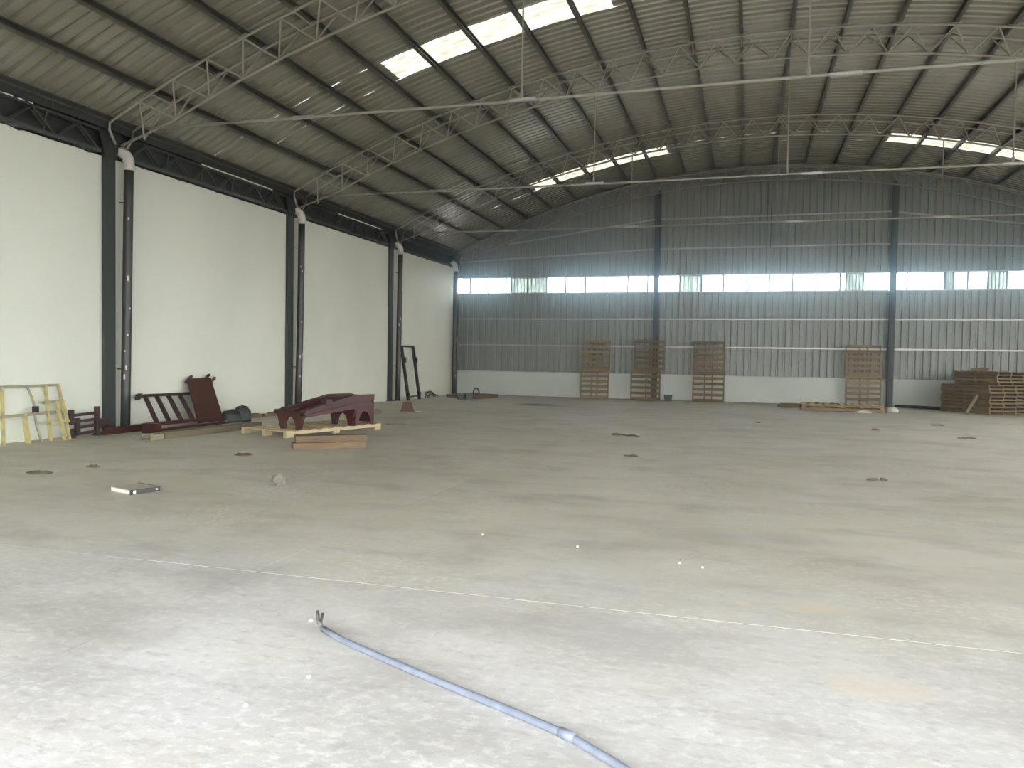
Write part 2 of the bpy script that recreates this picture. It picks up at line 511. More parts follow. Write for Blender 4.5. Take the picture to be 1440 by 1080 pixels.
ribbon_window(2, 8.66, 17.09, [9.45, 10.3, 11.14, 12.02, 12.86, 13.71, 14.55, 15.4, 15.6, 16.21], {1, 9})
ribbon_window(3, 17.31, W - 0.2, [17.7, 18.95, 19.25, 19.7, 20.35, 20.95, 21.6, 22.4, 23.2, 24.0, 24.8], {2, 5})

# ------------------------------------------------------------------ setting: front wall with the open doorway behind the viewer
DX0, DX1, DH = 5.0, 20.5, 5.4
_top = [tuple(arc(s_of(x), ROOF, Y0 - 0.1)) for x in [W + 0.25 - k * (W + 0.5) / 24 for k in range(25)]]
_top = [(p[0], p[2]) for p in _top]
_out = [(-0.25, -0.02), (DX0, -0.02), (DX0, DH), (DX1, DH), (DX1, -0.02), (W + 0.25, -0.02)] + _top
struct('wall_front', MB().prism(_out, lambda u, v: (u, Y0 - 0.15, v), lambda u, v: (u, Y0, v)), M['wall'])

# ------------------------------------------------------------------ setting: arched roof
ce = struct('ceiling')
SMAX = s_of(W + 0.17)
def roof_piece(name, s0, s1, m, y0):
    n = max(1, round((s1 - s0) / 0.8))
    pr = profile(4, 0.05)
    vs_, fs = [], []
    for i in range(n + 1):
        s = s0 + (s1 - s0) * i / n
        for u, d in pr:
            vs_.append(tuple(arc(s, ROOF + d, u)))
    k = len(pr)
    for i in range(n):
        for j in range(k - 1):
            fs.append((i * k + j, i * k + j + 1, (i + 1) * k + j + 1, (i + 1) * k + j))
    key = (name, round(s0, 2), round(s1, 2))
    if key not in roof_piece.cache:
        roof_piece.cache[key] = MB().add(vs_, fs).mesh(name, m)
    return obj(name, roof_piece.cache[key], ce, loc=(0, y0, 0))
roof_piece.cache = {}
sky_rows = {15.68, 27.87, 3.49}
for k in range(35):
    y0 = -2.604 + k * SW
    if min(abs(y0 - q) for q in sky_rows) < 0.1:
        for a, b in ((-SMAX, -8.45), (-3.5, 3.6), (8.5, SMAX)):
            roof_piece('roof_sheet', a, b, M['roof'], y0)
        for a, b in ((-8.45, -3.5), (3.6, 8.5)):
            roof_piece('skylight_panel', a, b, M['skylight'], y0)
    else:
        roof_piece('roof_sheet', -SMAX, SMAX, M['roof'], y0)
SP = [0.14 + 1.0955 * k for k in range(-12, 12)]
def purlin_mesh():
    # lipped channel running along y
    mb = MB()
    L0, L1 = Y0, Y1 + 0.1
    mb.span((-0.006 - 0.035, L0, -0.15), (0.0 - 0.035, L1, 0.0))
    mb.span((-0.035, L0, -0.15), (0.04, L1, -0.144))
    mb.span((-0.035, L0, -0.006), (0.04, L1, 0.0))
    mb.span((0.034, L0, -0.144), (0.04, L1, -0.125))
    mb.span((0.034, L0, -0.025), (0.04, L1, -0.006))
    return mb.mesh('purlin', M['purlin'])
pm = purlin_mesh()
for s in SP:
    p = arc(s, ROOF - 0.004)
    obj('purlin', pm, ce, loc=p, rot=(0, s / R, 0))

# ------------------------------------------------------------------ arched trusses with tie rods
ORD = ['nearest the camera', 'second from the camera', 'third from the camera', 'farthest, against the ribbed end wall']
def truss(y, idx):
    t = thing('arch_truss', 'grey tubular arched roof truss, ' + ORD[idx], 'truss', (0, y, 0))
    e = 12.96
    n = 48
    line = [-e + 2 * e * i / n for i in range(n + 1)]
    hw = 0.3 if idx < 3 else 0.15
    r = 0.026
    xe = 0.27
    for dy in (-hw, hw):
        part('top_chord', MB().tube([(xe, dy * 0.5, 5.60), (xe, dy, 5.84)] + [arc(s, 0.0, dy) for s in line] + [(W - xe, dy, 5.84), (W - xe, dy * 0.5, 5.60)], r, 6), M['truss'], t, True)
    inner = [s for s in line if abs(s) < 12.3]
    part('bottom_chord', MB().tube([(xe, 0, 5.62)] + [arc(s, -0.5, 0) for s in inner] + [(W - xe, 0, 5.62)], r, 6), M['truss'], t, True)
    pitch = 1.0955 * 0.75
    K = int(e / pitch)
    for k in range(-K, K + 1):
        s = 0.14 + k * pitch
        if not -12.6 < s < 12.6:
            continue
        for dy in (-hw, hw):
            a = arc(s, -0.01, dy)
            for q in (-0.5, 0.5):
                s2 = s + q * pitch
                if abs(s2) < 12.6:
                    rod('web_bar', a, arc(s2, -0.49, 0), 0.017, M['truss'], t)
    for s in SP:
        if abs(s) < 12.9:
            rod('cross_strut', arc(s, 0.0, -hw), arc(s, 0.0, hw), 0.02, M['truss'], t)
            for dy in (-hw, hw):
                plank('purlin_cleat', arc(s, 0.035, dy), (0.22, 0.06, 0.012), M['truss'], t, Matrix.Rotation(s / R, 3, 'Y'))
    if idx < 3:
        z = 5.88
        sag = [(0.85, 0, z + 0.03), (4.2, 0, z), (8.4, 0, z - 0.01), (12.87, 0, z + 0.01), (17.4, 0, z), (21.3, 0, z), (W - 0.85, 0, z + 0.03)]
        part('tie_rod', MB().tube(sag, 0.026, 6), M['truss'], t, True)
        for x in (4.28, 8.4, 12.87, 17.4, 21.3):
            if x in (8.4, 12.87, 17.4):
                rod('hanger', (x, 0, z), (x, 0, arc_z(x, -0.5)), 0.016, M['truss'], t)
                rod('hanger_foot', (x, 0, z - 0.01), (x, 0, z + 0.14), 0.032, M['truss'], t)
            rod('coupling', (x - 0.2 + (0.5 if x == 12.87 else 0), 0, z + 0.005), (x + 0.25 + (0.5 if x == 12.87 else 0), 0, z + 0.005), 0.038, M['girt'], t)
    return t
for i, y in enumerate(FRAMES):
    truss(y, i)

# added scattering haze volume: gives the lens glow around window band and skylights
hz = bpy.data.materials.new('bloom_scatter')
hz.use_nodes = True
hz.node_tree.nodes.remove(hz.node_tree.nodes['Principled BSDF'])
_vs = hz.node_tree.nodes.new('ShaderNodeVolumeScatter')
_vs.inputs['Color'].default_value = (0.52, 0.80, 1.0, 1)
_vs.inputs['Density'].default_value = 0.0085
_vs.inputs['Anisotropy'].default_value = 0.968
hz.node_tree.links.new(_vs.outputs[0], hz.node_tree.nodes['Material Output'].inputs['Volume'])
ho = tag(obj('bloom', MB().span((-1.5, Y0 - 1.5, -0.2), (W + 1.5, Y1 + 1.5, 10.5)).mesh('bloom', hz)), 'added thin haze in the air of the hall', 'bloom')
ho['kind'] = 'stuff'

# ------------------------------------------------------------------ columns and drain pipes along the left wall
def wall_column(y, label, x=0.0, flip=1):
    t = thing('steel_column', label, 'column', (x, y, 0))
    part('flange', MB().span((flip * 0.06, -0.145, 0), (flip * 0.075, 0.145, 5.95)), M['green'], t)
    part('web', MB().span((0, -0.01, 0), (flip * 0.06, 0.01, 5.95)).span((0, -0.13, 0.0), (flip * 0.05, 0.13, 5.9)), M['green'], t)
    part('base_plate', MB().span((flip * 0.002, -0.2, 0), (flip * 0.16, 0.2, 0.02)), M['green'], t)
    part('cap_bracket', MB().prism([(-0.14, 5.35), (0.14, 5.35), (0.30, 5.95), (-0.30, 5.95)], lambda u, v: (flip * 0.076, u, v), lambda u, v: (flip * 0.10, u, v)), M['dark'], t)
    return t
CN = ['dark green steel wall column behind the small maroon rack', 'dark green steel wall column behind the maroon machine frame', 'dark green steel wall column beside the leaning black frame', 'dark green steel column in the far left corner']
for i, y in enumerate((12.66, 19.06, 25.47, 31.95)):
    wall_column(y, CN[i])
for i, y in enumerate((12.66, 19.06, 25.47, 31.95)):
    wall_column(y, 'dark green steel column on the right wall, %s from the doorway' % ['second', 'third', 'fourth', 'fifth'][i], W, -1)

def drain(ytop, ybot, label, bow):
    t = thing('drain_pipe', label, 'pipe', (0.2, ybot, 0))
    d = ytop - ybot
    part('pipe', MB().tube([(0, d * f + bow * math.sin(PI * f), 5.28 * f) for f in (0, 0.15, 0.3, 0.45, 0.6, 0.75, 0.9, 1.0)], 0.092, 14), M['pipe'], t, True)
    el = [(0, d, 5.20)] + [(-0.10 * (1 - math.cos(a)), d - 0.06 * (1 - math.cos(a)), 5.31 + 0.22 * math.sin(a)) for a in [k * PI / 12 for k in range(7)]] + [(-0.14, d - 0.07, 5.60)]
    part('elbow', MB().tube(el, 0.108, 14), M['pvc'], t, True, label='white plastic elbow')
    for z in (4.55, 1.25):
        f = z / 5.28
        yy = d * f + bow * math.sin(PI * f)
        part('bracket', MB().tube([(0, yy, z), (-0.1, yy - 0.135, z)], 0.014, 6).tube([(0.0, yy, z - 0.012), (0, yy, z + 0.012)], 0.096, 14), M['pipe'], t)
    rnd = random.Random(label)
    for k in range(7):
        z = rnd.uniform(0.5, 4.6)
        a = rnd.uniform(-1.3, 0.3)
        f = z / 5.28
        yy = d * f + bow * math.sin(PI * f)
        h = rnd.choice((0.02, 0.025, 0.05))
        p = Vector((0.0925 * math.cos(a), yy + 0.0925 * math.sin(a), z))
        part('paint_splash', MB().box(p, (0.006, 0.03, h * 2), Matrix.Rotation(a, 3, 'Z')), M['splash'], t)
    return t
drain(13.02, 12.92, 'dark drain pipe with white elbow right of the nearest wall column', 0.0)
drain(19.40, 19.26, 'dark drain pipe with white elbow behind the maroon machine frame', 0.03)
drain(25.90, 25.80, 'dark drain pipe with white elbow next to the leaning black frame', 0.0)
drain(31.45, 31.45, 'dark drain pipe with white elbow in the far left corner', 0.0)

# lattice girders and gutter at the left eaves
def girder(y0, y1, label):
    t = thing('lattice_girder', label, 'girder', (0.05, y0, 5.46))
    L = y1 - y0
    for dx in (0.0, -0.09):
        part('bottom_chord', MB().bar((dx, 0, 0), (dx, L, 0), 0.06, 0.07), M['lattice'], t)
        part('top_chord', MB().bar((dx, 0, 0.40), (dx, L, 0.40), 0.04, 0.04), M['lattice'], t)
        n = max(2, round(L / 0.95))
        for k in range(n):
            a, b, c = L * k / n, L * (k + 0.5) / n, L * (k + 1) / n
            rod('web_bar', (dx, a + 0.03, 0.02), (dx, b, 0.39), 0.018, M['lattice'], t)
            rod('web_bar', (dx, b, 0.39), (dx, c - 0.03, 0.02), 0.018, M['lattice'], t)
    for k in range(1, 5):
        rod('cross_strut', (0, L * k / 5, 0.40), (-0.09, L * k / 5, 0), 0.015, M['lattice'], t)
    return t
girder(6.4, 12.45, 'dark lattice girder on the white wall above the yellow frames')
girder(13.2, 18.85, 'dark lattice girder on the white wall above the tipped maroon ladder stand')
girder(19.62, 25.25, 'dark lattice girder on the white wall behind the maroon machine frame')
girder(26.1, 31.25, 'dark lattice girder on the white wall nearest the far corner')
def fascia(x, label):
    sg = 1 if x < 5 else -1
    t = thing('eave_fascia', label, 'fascia', (x, 0, 5.87))
    part('fascia_plate', MB().span((sg * 0.20, Y0 + 0.02, 0), (sg * 0.212, Y1, 0.24)), M['dark'], t)
    part('fascia_lip', MB().span((sg * 0.16, Y0 + 0.02, 0), (sg * 0.20, Y1, 0.012)), M['dark'], t)
    for y in (8.2, 11.2, 15.0, 18.0, 21.5, 24.5, 28.0):
        rod('strap', (sg * 0.222, y, 0.0), (sg * 0.222, y, 0.24), 0.01, M['lattice'], t)
    return t
fascia(0.0, 'long dark steel fascia under the roof edge along the left wall')
fascia(W, 'long dark steel fascia under the roof edge along the right side')

# columns of the end wall
def end_column(x, label):
    t = thing('steel_column', label, 'column', (x, Y1 - 0.0, 0))
    h = arc_z(x, -0.35)
    for y in (-0.22, -0.02):
        part('flange', MB().span((-0.10, y - 0.006, 0), (0.10, y + 0.006, h)), M['green'], t)
    part('web', MB().span((-0.008, -0.214, 0), (0.008, -0.026, h)), M['green'], t)
    part('base_plate', MB().span((-0.16, -0.3, 0), (0.16, -0.01, 0.02)), M['green'], t)
    return t
end_column(8.55, 'dark green steel post on the ribbed end wall behind the second upright pallet')
end_column(17.2, 'dark green steel post on the ribbed end wall beside the white sack')

# ------------------------------------------------------------------ pallets
def pallet(name, label, lx, wy, loc, rot, wood, n_top=6, n_bot=6, slat=0.10, st=None, stw=0.045, h=0.12, group=None, slat_wood=None, blocks=False):
    """stringers along x, slats along y; local origin at the lower front left corner"""
    t = thing(name, label, 'pallet', loc, rot, group)
    st = st or [0.0, 0.4, 0.6, 1.0]
    td = 0.02
    for f in st:
        yc = stw / 2 + f * (wy - stw)
        if blocks:
            plank('stringer', (lx / 2, yc, h - td - 0.03), (lx, stw, 0.06), M[wood], t)
            for x in (0.09, lx / 2, lx - 0.09):
                plank('block', (x, yc, (h - td - 0.06) / 2), (0.18, stw, h - td - 0.06), M[wood], t)
        else:
            plank('stringer', (lx / 2, yc, h / 2), (lx, stw, h - 2 * td), M[wood], t)
    for n, z in ((n_top, h - td / 2), (0 if blocks else n_bot, td / 2)):
        for k in range(n):
            x = slat / 2 + (lx - slat) * k / (n - 1)
            plank('slat', (x + random.uniform(-0.008, 0.008) * (0 < k < n - 1), wy / 2, z), (slat, wy + random.uniform(-0.01, 0.01), td), M[slat_wood or wood], t)
    return t

def upright(x0, x1, y, z1, label_low, label_up, wood, dx_up=0.0, st=None, lean=2.0):
    """two pallets standing one on the other, leaning back a little on the end wall"""
    h = (z1 - 0.01) / 2
    a = math.radians(90 - lean)
    # local x -> up the wall, local y -> across, local z -> towards the room
    def frame(xb, zb, yb):
        up = Vector((0, math.sin(math.radians(lean)), math.cos(math.radians(lean))))
        ac = Vector((-1, 0, 0))
        no = up.cross(ac)
        m4 = Matrix((up, ac, no)).transposed().to_4x4()
        m4.translation = Vector((xb, yb, zb))
        return m4
    hl = h / math.cos(math.radians(lean))
    for k, (lab, dx) in enumerate(((label_low, 0), (label_up, dx_up))):
        p = pallet('pallet', lab, h - 0.012, x1 - x0, (0, 0, 0), (0, 0, 0), wood, 6, 6, 0.105, st)
        yb = y + math.tan(math.radians(lean)) * h * k
        p.matrix_basis = frame(x1 + dx, h * k + 0.002, yb)
upright(5.55, 6.72, 31.98, 2.38, 'brown pallet standing on its edge, bottom of the leftmost upright pair', 'brown pallet balanced upright, top of the leftmost upright pair', 'wood', 0.03)
upright(7.64, 8.82, 31.82, 2.40, 'darker brown pallet on its edge in front of the end wall post, lower one', 'darker brown pallet on its edge in front of the end wall post, upper one', 'wood_dark', 0.12, [0.0, 0.28, 0.48, 1.0])
upright(10.07, 11.28, 31.78, 2.37, 'brown pallet on its edge right of the teal bin, lower of the pair', 'brown pallet on its edge right of the teal bin, upper of the pair', 'wood_dark', 0.0, [0.0, 0.38, 0.62, 1.0])
upright(15.66, 16.88, 31.90, 2.29, 'brown pallet on its edge behind the low white-tipped pallets, lower one', 'brown pallet on its edge behind the low white-tipped pallets, upper one', 'wood', -0.04, [0.0, 0.36, 0.6, 1.0])

# big pile in the right corner: seen on its corner
a_dir = Vector((-0.52, 0.855, 0)).normalized()           # along the left face, going away
ang = math.atan2(a_dir.y, a_dir.x)
ordn = ['bottom', 'second from the bottom', 'third from the bottom', 'fourth from the bottom', 'fifth from the bottom', 'sixth from the bottom', 'seventh from the bottom', 'eighth from the bottom', 'ninth from the bottom', 'tenth from the bottom', 'eleventh from the bottom', 'topmost']
corner = Vector((19.62, 28.75, 0))
across = Vector((a_dir.y, -a_dir.x, 0))                  # along the right face, going away to the right
z = 0.0
for k in range(12):
    h = 0.118 if k < 8 else 0.112
    off = Vector((random.uniform(-0.03, 0.03), random.uniform(-0.03, 0.03), 0))
    if k >= 8:
        off += across * 0.30 + a_dir * 0.02
    w = 1.62
    base = corner + off + across * w + Vector((0, 0, z))
    # local x = a_dir, local y = left of a_dir, so start at the far right end of the right face
    pallet('pallet', 'flat brown pallet in the big corner pile, ' + ordn[k], 2.0 if k < 8 else 1.75, w, base, (0, 0, ang + random.uniform(-0.012, 0.012)),
           'wood_dark' if k % 3 else 'wood', 7, 5, 0.11, [0.0, 0.33, 0.66, 1.0], 0.05, h)
    z += h
bm = MB().box((0, 0, 0.05), (0.5, 0.14, 0.1))
single('board', bm, M['wood_dark'], 'short loose board lying on top of the big pallet pile', 'board', tuple(corner + across * 0.55 + a_dir * 0.95 + Vector((0, 0, z))), (0, 0, ang + 0.5))
lp = MB().bar((0, 0, 0.03), (0.36, 0.18, 0.62), 0.12, 0.03, (-0.5, 0.8, 0))
single('board', lp, M['timber_grey'], 'pale board propped against the front of the big pallet pile', 'board', (18.98, 28.84, 0))

# low long pallets in front of the fourth upright pair
pallet('pallet', 'long low pallet on the floor, the lower of two stacked', 2.55, 1.0, (13.86, 27.85, 0), (0, 0, -0.03), 'wood', 10, 5, 0.13, [0.0, 0.5, 1.0], 0.06, 0.12)
pallet('pallet', 'long low pallet with row of pale slat ends, the upper of two stacked', 2.5, 1.0, (13.9, 27.95, 0.12), (0, 0, -0.01), 'wood', 11, 5, 0.12, [0.0, 0.5, 1.0], 0.06, 0.12, slat_wood='wood_new')
sb = MB().box((0, 0, 0.05), (0.85, 0.35, 0.1)).box((0.05, 0.02, 0.12), (0.8, 0.2, 0.04))
single('board', sb, M['timber_grey'], 'grey weathered boards left of the long low pallets', 'board', (13.62, 29.6, 0), (0, 0, 0.15))

# ------------------------------------------------------------------ soft lumps
def lump(seed, size, n=12, m=7, rough=0.22, flat=0.0):
    rnd = random.Random(seed)
    mb = MB()
    vs_ = []
    for i in range(m + 1):
        th = PI * 0.5 * i / m
        for k in range(n):
            ph = 2 * PI * k / n
            q = 1 + rnd.uniform(-rough, rough) * (0.4 if i == 0 else 1)
            vs_.append((size[0] * q * math.cos(ph) * math.cos(th) ** 0.6, size[1] * q * math.sin(ph) * math.cos(th) ** 0.6, max(0.0, size[2] * math.sin(th) * (1 + rnd.uniform(-rough, rough) * 0.6)) if i else 0.0))
    fs = []
    for i in range(m):
        for k in range(n):
            fs.append((i * n + k, i * n + (k + 1) % n, (i + 1) * n + (k + 1) % n, (i + 1) * n + k))
    fs.append(tuple(m * n + k for k in range(n)))
    fs.append(tuple(reversed(range(n))))
    return mb.add(vs_, fs)
t = thing('sack', 'crumpled dark grey plastic sack by the white wall', 'sack', (0.62, 15.72, 0))
part('sack_body', lump(3, (0.24, 0.26, 0.28), 14, 8, 0.14), M['tarp'], t, True)
o = part('sack_neck', lump(5, (0.2, 0.22, 0.36), 14, 8, 0.12), M['tarp'], t, True)
o.location = (0.1, 0.30, 0)
single('sack', lump(9, (0.2, 0.14, 0.17), 12, 6, 0.2), M['white_bag'], 'crumpled white sack at the foot of the end wall post', 'sack', (16.72, 28.5, 0), (0, 0, -0.4), smooth=True)
single('paper_scrap', lump(11, (0.26, 0.12, 0.07), 10, 4, 0.3), M['white_bag'], 'flattened white scrap beside the long low pallets', 'scrap', (15.75, 27.55, 0), (0, 0, 0.1))

# ------------------------------------------------------------------ yellow frames against the wall
def lean_pt(y, z, x0=0.36, zt=0.97):
    return Vector((x0 - (x0 - 0.05) * z / zt, y, z))
t = thing('scaffold_frame', 'long chipped yellow steel frame leaning on the white wall', 'frame', (0, 0, 0))
def bar2(name, a, b, m, w=0.045, lab=None):
    return part(name, MB().bar(a, b, w, w, (1, 0, 0)), M[m], t, label=lab)
bar2('leg', lean_pt(10.08, 0.0), lean_pt(10.32, 0.97), 'yellow')
bar2('leg', lean_pt(11.0, 0.0), lean_pt(11.18, 0.97), 'yellow')
bar2('leg', lean_pt(11.42, 0.45), lean_pt(11.46, 0.97), 'yellow')
bar2('leg', lean_pt(10.55, 0.0), lean_pt(10.62, 0.50), 'yellow', 0.06)
bar2('rail', lean_pt(8.2, 0.95), lean_pt(11.46, 0.97), 'worn_grey', 0.045)
bar2('rail', lean_pt(8.2, 0.43), lean_pt(11.46, 0.50), 'worn_grey', 0.045)
part('brace', MB().tube([lean_pt(10.80, 0.99), lean_pt(10.84, 0.8), lean_pt(10.86, 0.55), lean_pt(10.82, 0.5), lean_pt(10.8, 0.3), lean_pt(10.82, 0.0)], 0.022, 6), M['worn_grey'], t, label='bare grey bent brace')
part('clamp', MB().box(lean_pt(10.86, 0.56), (0.06, 0.09, 0.11)), M['black_steel'], t)
t = thing('scaffold_frame', 'short chipped yellow frame leaning beside the maroon rack', 'frame', (0, 0, 0))
def q2(y, z):
    return lean_pt(y, z, 0.34, 0.7) + Vector((0.13, 0, 0))
bar2('leg', q2(11.20, 0.0), q2(11.28, 0.68), 'yellow')
bar2('leg', q2(11.30, 0.0), q2(11.36, 0.34), 'yellow', 0.045)
bar2('leg', q2(11.38, 0.30), q2(11.42, 0.68), 'yellow')
bar2('rail', q2(11.02, 0.67), q2(11.43, 0.69), 'worn_grey', 0.045)
bar2('rail', q2(11.02, 0.32), q2(11.43, 0.33), 'yellow', 0.04)

# maroon rack
t = thing('rack', 'small dark maroon steel rack standing left of the green column', 'rack', (0.28, 11.52, 0))
for y, h, z0 in ((0.0, 0.52, 0.24), (0.0, 0.17, 0.0), (0.14, 0.36, 0.06), (0.60, 0.55, 0.02)):
    part('post', MB().span((-0.03, y - 0.045, z0), (0.03, y + 0.045, h)), M['maroon_dark'], t)
for zz, ya in ((0.43, 0.0), (0.31, 0.02), (0.20, 0.14), (0.08, 0.02)):
    part('rail', MB().bar((0, ya, zz - 0.02), (0, 0.62, zz), 0.04, 0.05), M['maroon_dark'], t)
part('side_bracket', MB().prism([(0.62, 0.30), (0.82, 0.33), (0.92, 0.24), (0.90, 0.05), (0.82, 0.02), (0.84, 0.18), (0.74, 0.16), (0.62, 0.12)], lambda u, v: (-0.03, u, v), lambda u, v: (0.04, u, v)), M['maroon_dark'], t)
part('foot', MB().span((-0.06, -0.06, 0), (0.06, 0.06, 0.025)).span((-0.06, 0.54, 0), (0.06, 0.66, 0.025)), M['maroon_dark'], t)

# maroon channel on the floor
t = thing('steel_beam', 'maroon steel channel lying along the foot of the wall', 'beam', (0.36, 12.2, 0))
part('web', MB().span((-0.05, 0, 0), (-0.035, 1.25, 0.13)), M['maroon'], t)
part('flange', MB().span((-0.035, 0, 0.0), (0.04, 1.25, 0.015)), M['maroon'], t)
part('flange', MB().span((-0.035, 0, 0.115), (0.04, 1.25, 0.13)), M['maroon'], t)

# tipped ladder stand
t = thing('ladder_stand', 'tipped maroon ladder stand with brown plate leaning on the wall', 'stand', (0, 0, 0))
up0, up1 = Vector((0.12, 13.32, 0.69)), Vector((0.12, 14.95, 0.68))
lo0, lo1 = Vector((0.75, 12.88, 0.16)), Vector((0.75, 15.0, 0.14))
part('rail', MB().bar(up0, up1, 0.07, 0.06), M['maroon_dark'], t)
part('rail', MB().bar(lo0, lo1, 0.09, 0.07), M['maroon'], t)
part('rail_end', MB().bar(up0 + Vector((0.1, -0.10, -0.05)), up0 + Vector((-0.02, 0.12, 0.02)), 0.09, 0.06), M['maroon_dark'], t)
for a, b in ((13.55, 13.21), (13.88, 13.56), (14.23, 13.92), (14.59, 14.28)):
    part('rung', MB().bar((0.12, a, 0.68), (0.72, b, 0.17), 0.035, 0.095, (0.6, 0, 0.7)), M['maroon_dark'], t)
part('lower_frame', MB().bar((0.98, 12.98, 0.06), (0.98, 15.1, 0.055), 0.06, 0.05).bar((0.78, 12.95, 0.06), (0.98, 12.95, 0.06), 0.05, 0.06).bar((0.78, 15.1, 0.06), (0.98, 15.1, 0.06), 0.05, 0.06).bar((0.75, 14.05, 0.05), (0.98, 14.75, 0.05), 0.05, 0.03), M['maroon'], t)
part('end_plate', MB().span((0.70, 12.80, 0), (1.02, 12.98, 0.19)), M['maroon'], t)
pl = [Vector((0.10, 14.86, 1.0)), Vector((0.10, 15.65, 1.0)), Vector((0.75, 15.25, 0.08)), Vector((0.75, 14.42, 0.08))]
nrm = (pl[1] - pl[0]).cross(pl[3] - pl[0]).normalized() * 0.05
if nrm.x < 0:
    nrm = -nrm
part('step_plate', MB().add([p - nrm * 0.4 for p in pl] + [p + nrm * 0.6 for p in pl], [(0, 1, 2, 3), (7, 6, 5, 4), (0, 4, 5, 1), (1, 5, 6, 2), (2, 6, 7, 3), (3, 7, 4, 0)]), M['brown_plate'], t, label='plain brown steel plate')
for y, zz in ((14.85, 0.98), (15.45, 1.0), (15.66, 0.93)):
    part('peg', MB().bar((0.14, y - 0.08, zz - 0.05), (0.10, y + 0.17, zz + 0.09), 0.05, 0.045), M['maroon_dark'], t)
part('foot_bolt', MB().tube([(1.0, 13.1, 0.10), (1.03, 13.1, 0.10)], 0.02, 8).tube([(1.0, 15.02, 0.09), (1.03, 15.02, 0.09)], 0.02, 8), M['girt'], t)

# plank in front of it
t = single('timber_beam', MB().bar((0, 0, 0.06), (0.22, 2.7, 0.06), 0.26, 0.12), M['timber_grey'], 'long dusty brown timber beam on the floor before the ladder stand', 'timber', (1.74, 12.1, 0))
single('steel_offcut', MB().box((0, 0, 0.05), (0.24, 0.30, 0.02)).box((0.11, 0, 0.05), (0.02, 0.30, 0.10)).box((-0.11, 0, 0.05), (0.02, 0.30, 0.10)), M['worn_grey'], 'short grey steel channel offcut at the near end of the timber beam', 'offcut', (1.72, 11.92, 0), (0, 0, -0.08))
# offcuts along the wall
for (x, y, a, l, lab) in ((0.30, 16.95, 1.45, 0.7, 'pale wood offcut on the floor past the grey sack'), (0.42, 17.7, 1.2, 0.55, 'pale wood offcut at the wall left of the maroon machine frame'), (2.15, 19.75, 1.15, 0.75, 'brown board offcut on the floor right of the machine frame')):
    t = single('board', MB().box((0, 0, 0.035), (l, 0.14, 0.07)).box((0.08, 0.03, 0.085), (l * 0.6, 0.1, 0.03)), M['timber' if x < 1 else 'timber_grey'], lab, 'board', (x, y, 0), (0, 0, a))
single('stick', MB().bar((0, 0, 0.012), (0.45, 0.12, 0.012), 0.04, 0.024), M['timber_grey'], 'thin wooden stick on the floor right of the pale pallet', 'stick', (4.1, 16.7, 0))

# ------------------------------------------------------------------ pale pallet with the maroon machine frame
uu = Vector((0.285, 0.9585, 0))
pa = math.atan2(uu.y, uu.x)
# local x along the long side, local y to the left (towards the wall)
pallet('pallet', 'large pale new pallet carrying the maroon machine frame', 2.62, 1.32, (3.72, 13.17, 0), (0, 0, pa), 'wood_new', 9, 3, 0.16, [0.0, 0.5, 1.0], 0.09, 0.13, blocks=True)
t = thing('machine_frame', 'maroon steel machine frame with scalloped yokes on the pale pallet', 'machine', (3.56, 13.53, 0.131), (0, 0, math.atan2(0.954, 0.3)))
# local: x along, y left (away from viewer), z up
def yoke(name, x, th, h0, h1):
    hw = 0.37
    pts = [(-hw, h1), (-hw, h1 - 0.1), (-hw + 0.10, 0.0), (-hw + 0.20, 0.0)]
    pts += [(-hw + 0.20 + (2 * hw - 0.4) * (0.5 - 0.5 * math.cos(PI * k / 10)), 0.02 + h0 * math.sin(PI * k / 10)) for k in range(1, 10)]
    pts += [(hw - 0.20, 0.0), (hw - 0.10, 0.0), (hw, h1 - 0.1), (hw, h1)]
    return part(name, MB().prism(pts, lambda u, v: (x, u, v), lambda u, v: (x + th, u, v)), M['maroon'], t)
yoke('yoke', 0.0, 0.07, 0.24, 0.36)
yoke('yoke', 1.38, 0.07, 0.24, 0.40)
for y in (-0.33, 0.33):
    pts = [(0.05, 0.26), (0.05, 0.36), (0.6, 0.46), (1.35, 0.60), (1.95, 0.60), (1.95, 0.36), (1.35, 0.36), (0.6, 0.30)]
    part('rail_web', MB().prism(pts, lambda u, v: (u, y - 0.012, v), lambda u, v: (u, y + 0.012, v)), M['maroon_dark'], t)
    for pts in ([(0.05, 0.30), (0.05, 0.365), (0.6, 0.465), (1.35, 0.62), (1.95, 0.62), (1.95, 0.52), (1.35, 0.52), (0.6, 0.405)], [(0.05, 0.24), (0.05, 0.285), (0.6, 0.355), (1.35, 0.46), (1.95, 0.47), (1.95, 0.36), (1.35, 0.355), (0.6, 0.285)]):
        part('side_rail', MB().prism(pts, lambda u, v: (u, y - 0.05, v), lambda u, v: (u, y + 0.05, v)), M['maroon'], t)
    part('rail_flange', MB().bar((0.05, y, 0.37), (1.35, y, 0.63), 0.14, 0.02).bar((1.35, y, 0.63), (1.95, y, 0.63), 0.14, 0.02), M['maroon'], t)
    a0 = [(1.45, 0.0), (1.45, 0.0)]
    pts = [(1.42, 0.36), (1.42, 0.0)] + [(1.70 - 0.17 * math.cos(PI * 2 * k / 16) , 0.19 + 0.15 * math.sin(PI * 2 * k / 16)) for k in range(0)] + [(1.52, 0.0)] + [(1.70 - 0.18 * math.cos(PI * k / 10), 0.02 + 0.27 * math.sin(PI * k / 10)) for k in range(0, 11)] + [(1.95, 0.0), (1.95, 0.36)]
    part('end_cheek', MB().prism(pts, lambda u, v: (u, y - 0.02, v), lambda u, v: (u, y + 0.02, v)), M['maroon'], t)
part('end_plate', MB().span((1.93, -0.36, 0.05), (1.96, 0.36, 0.62)), M['maroon'], t)
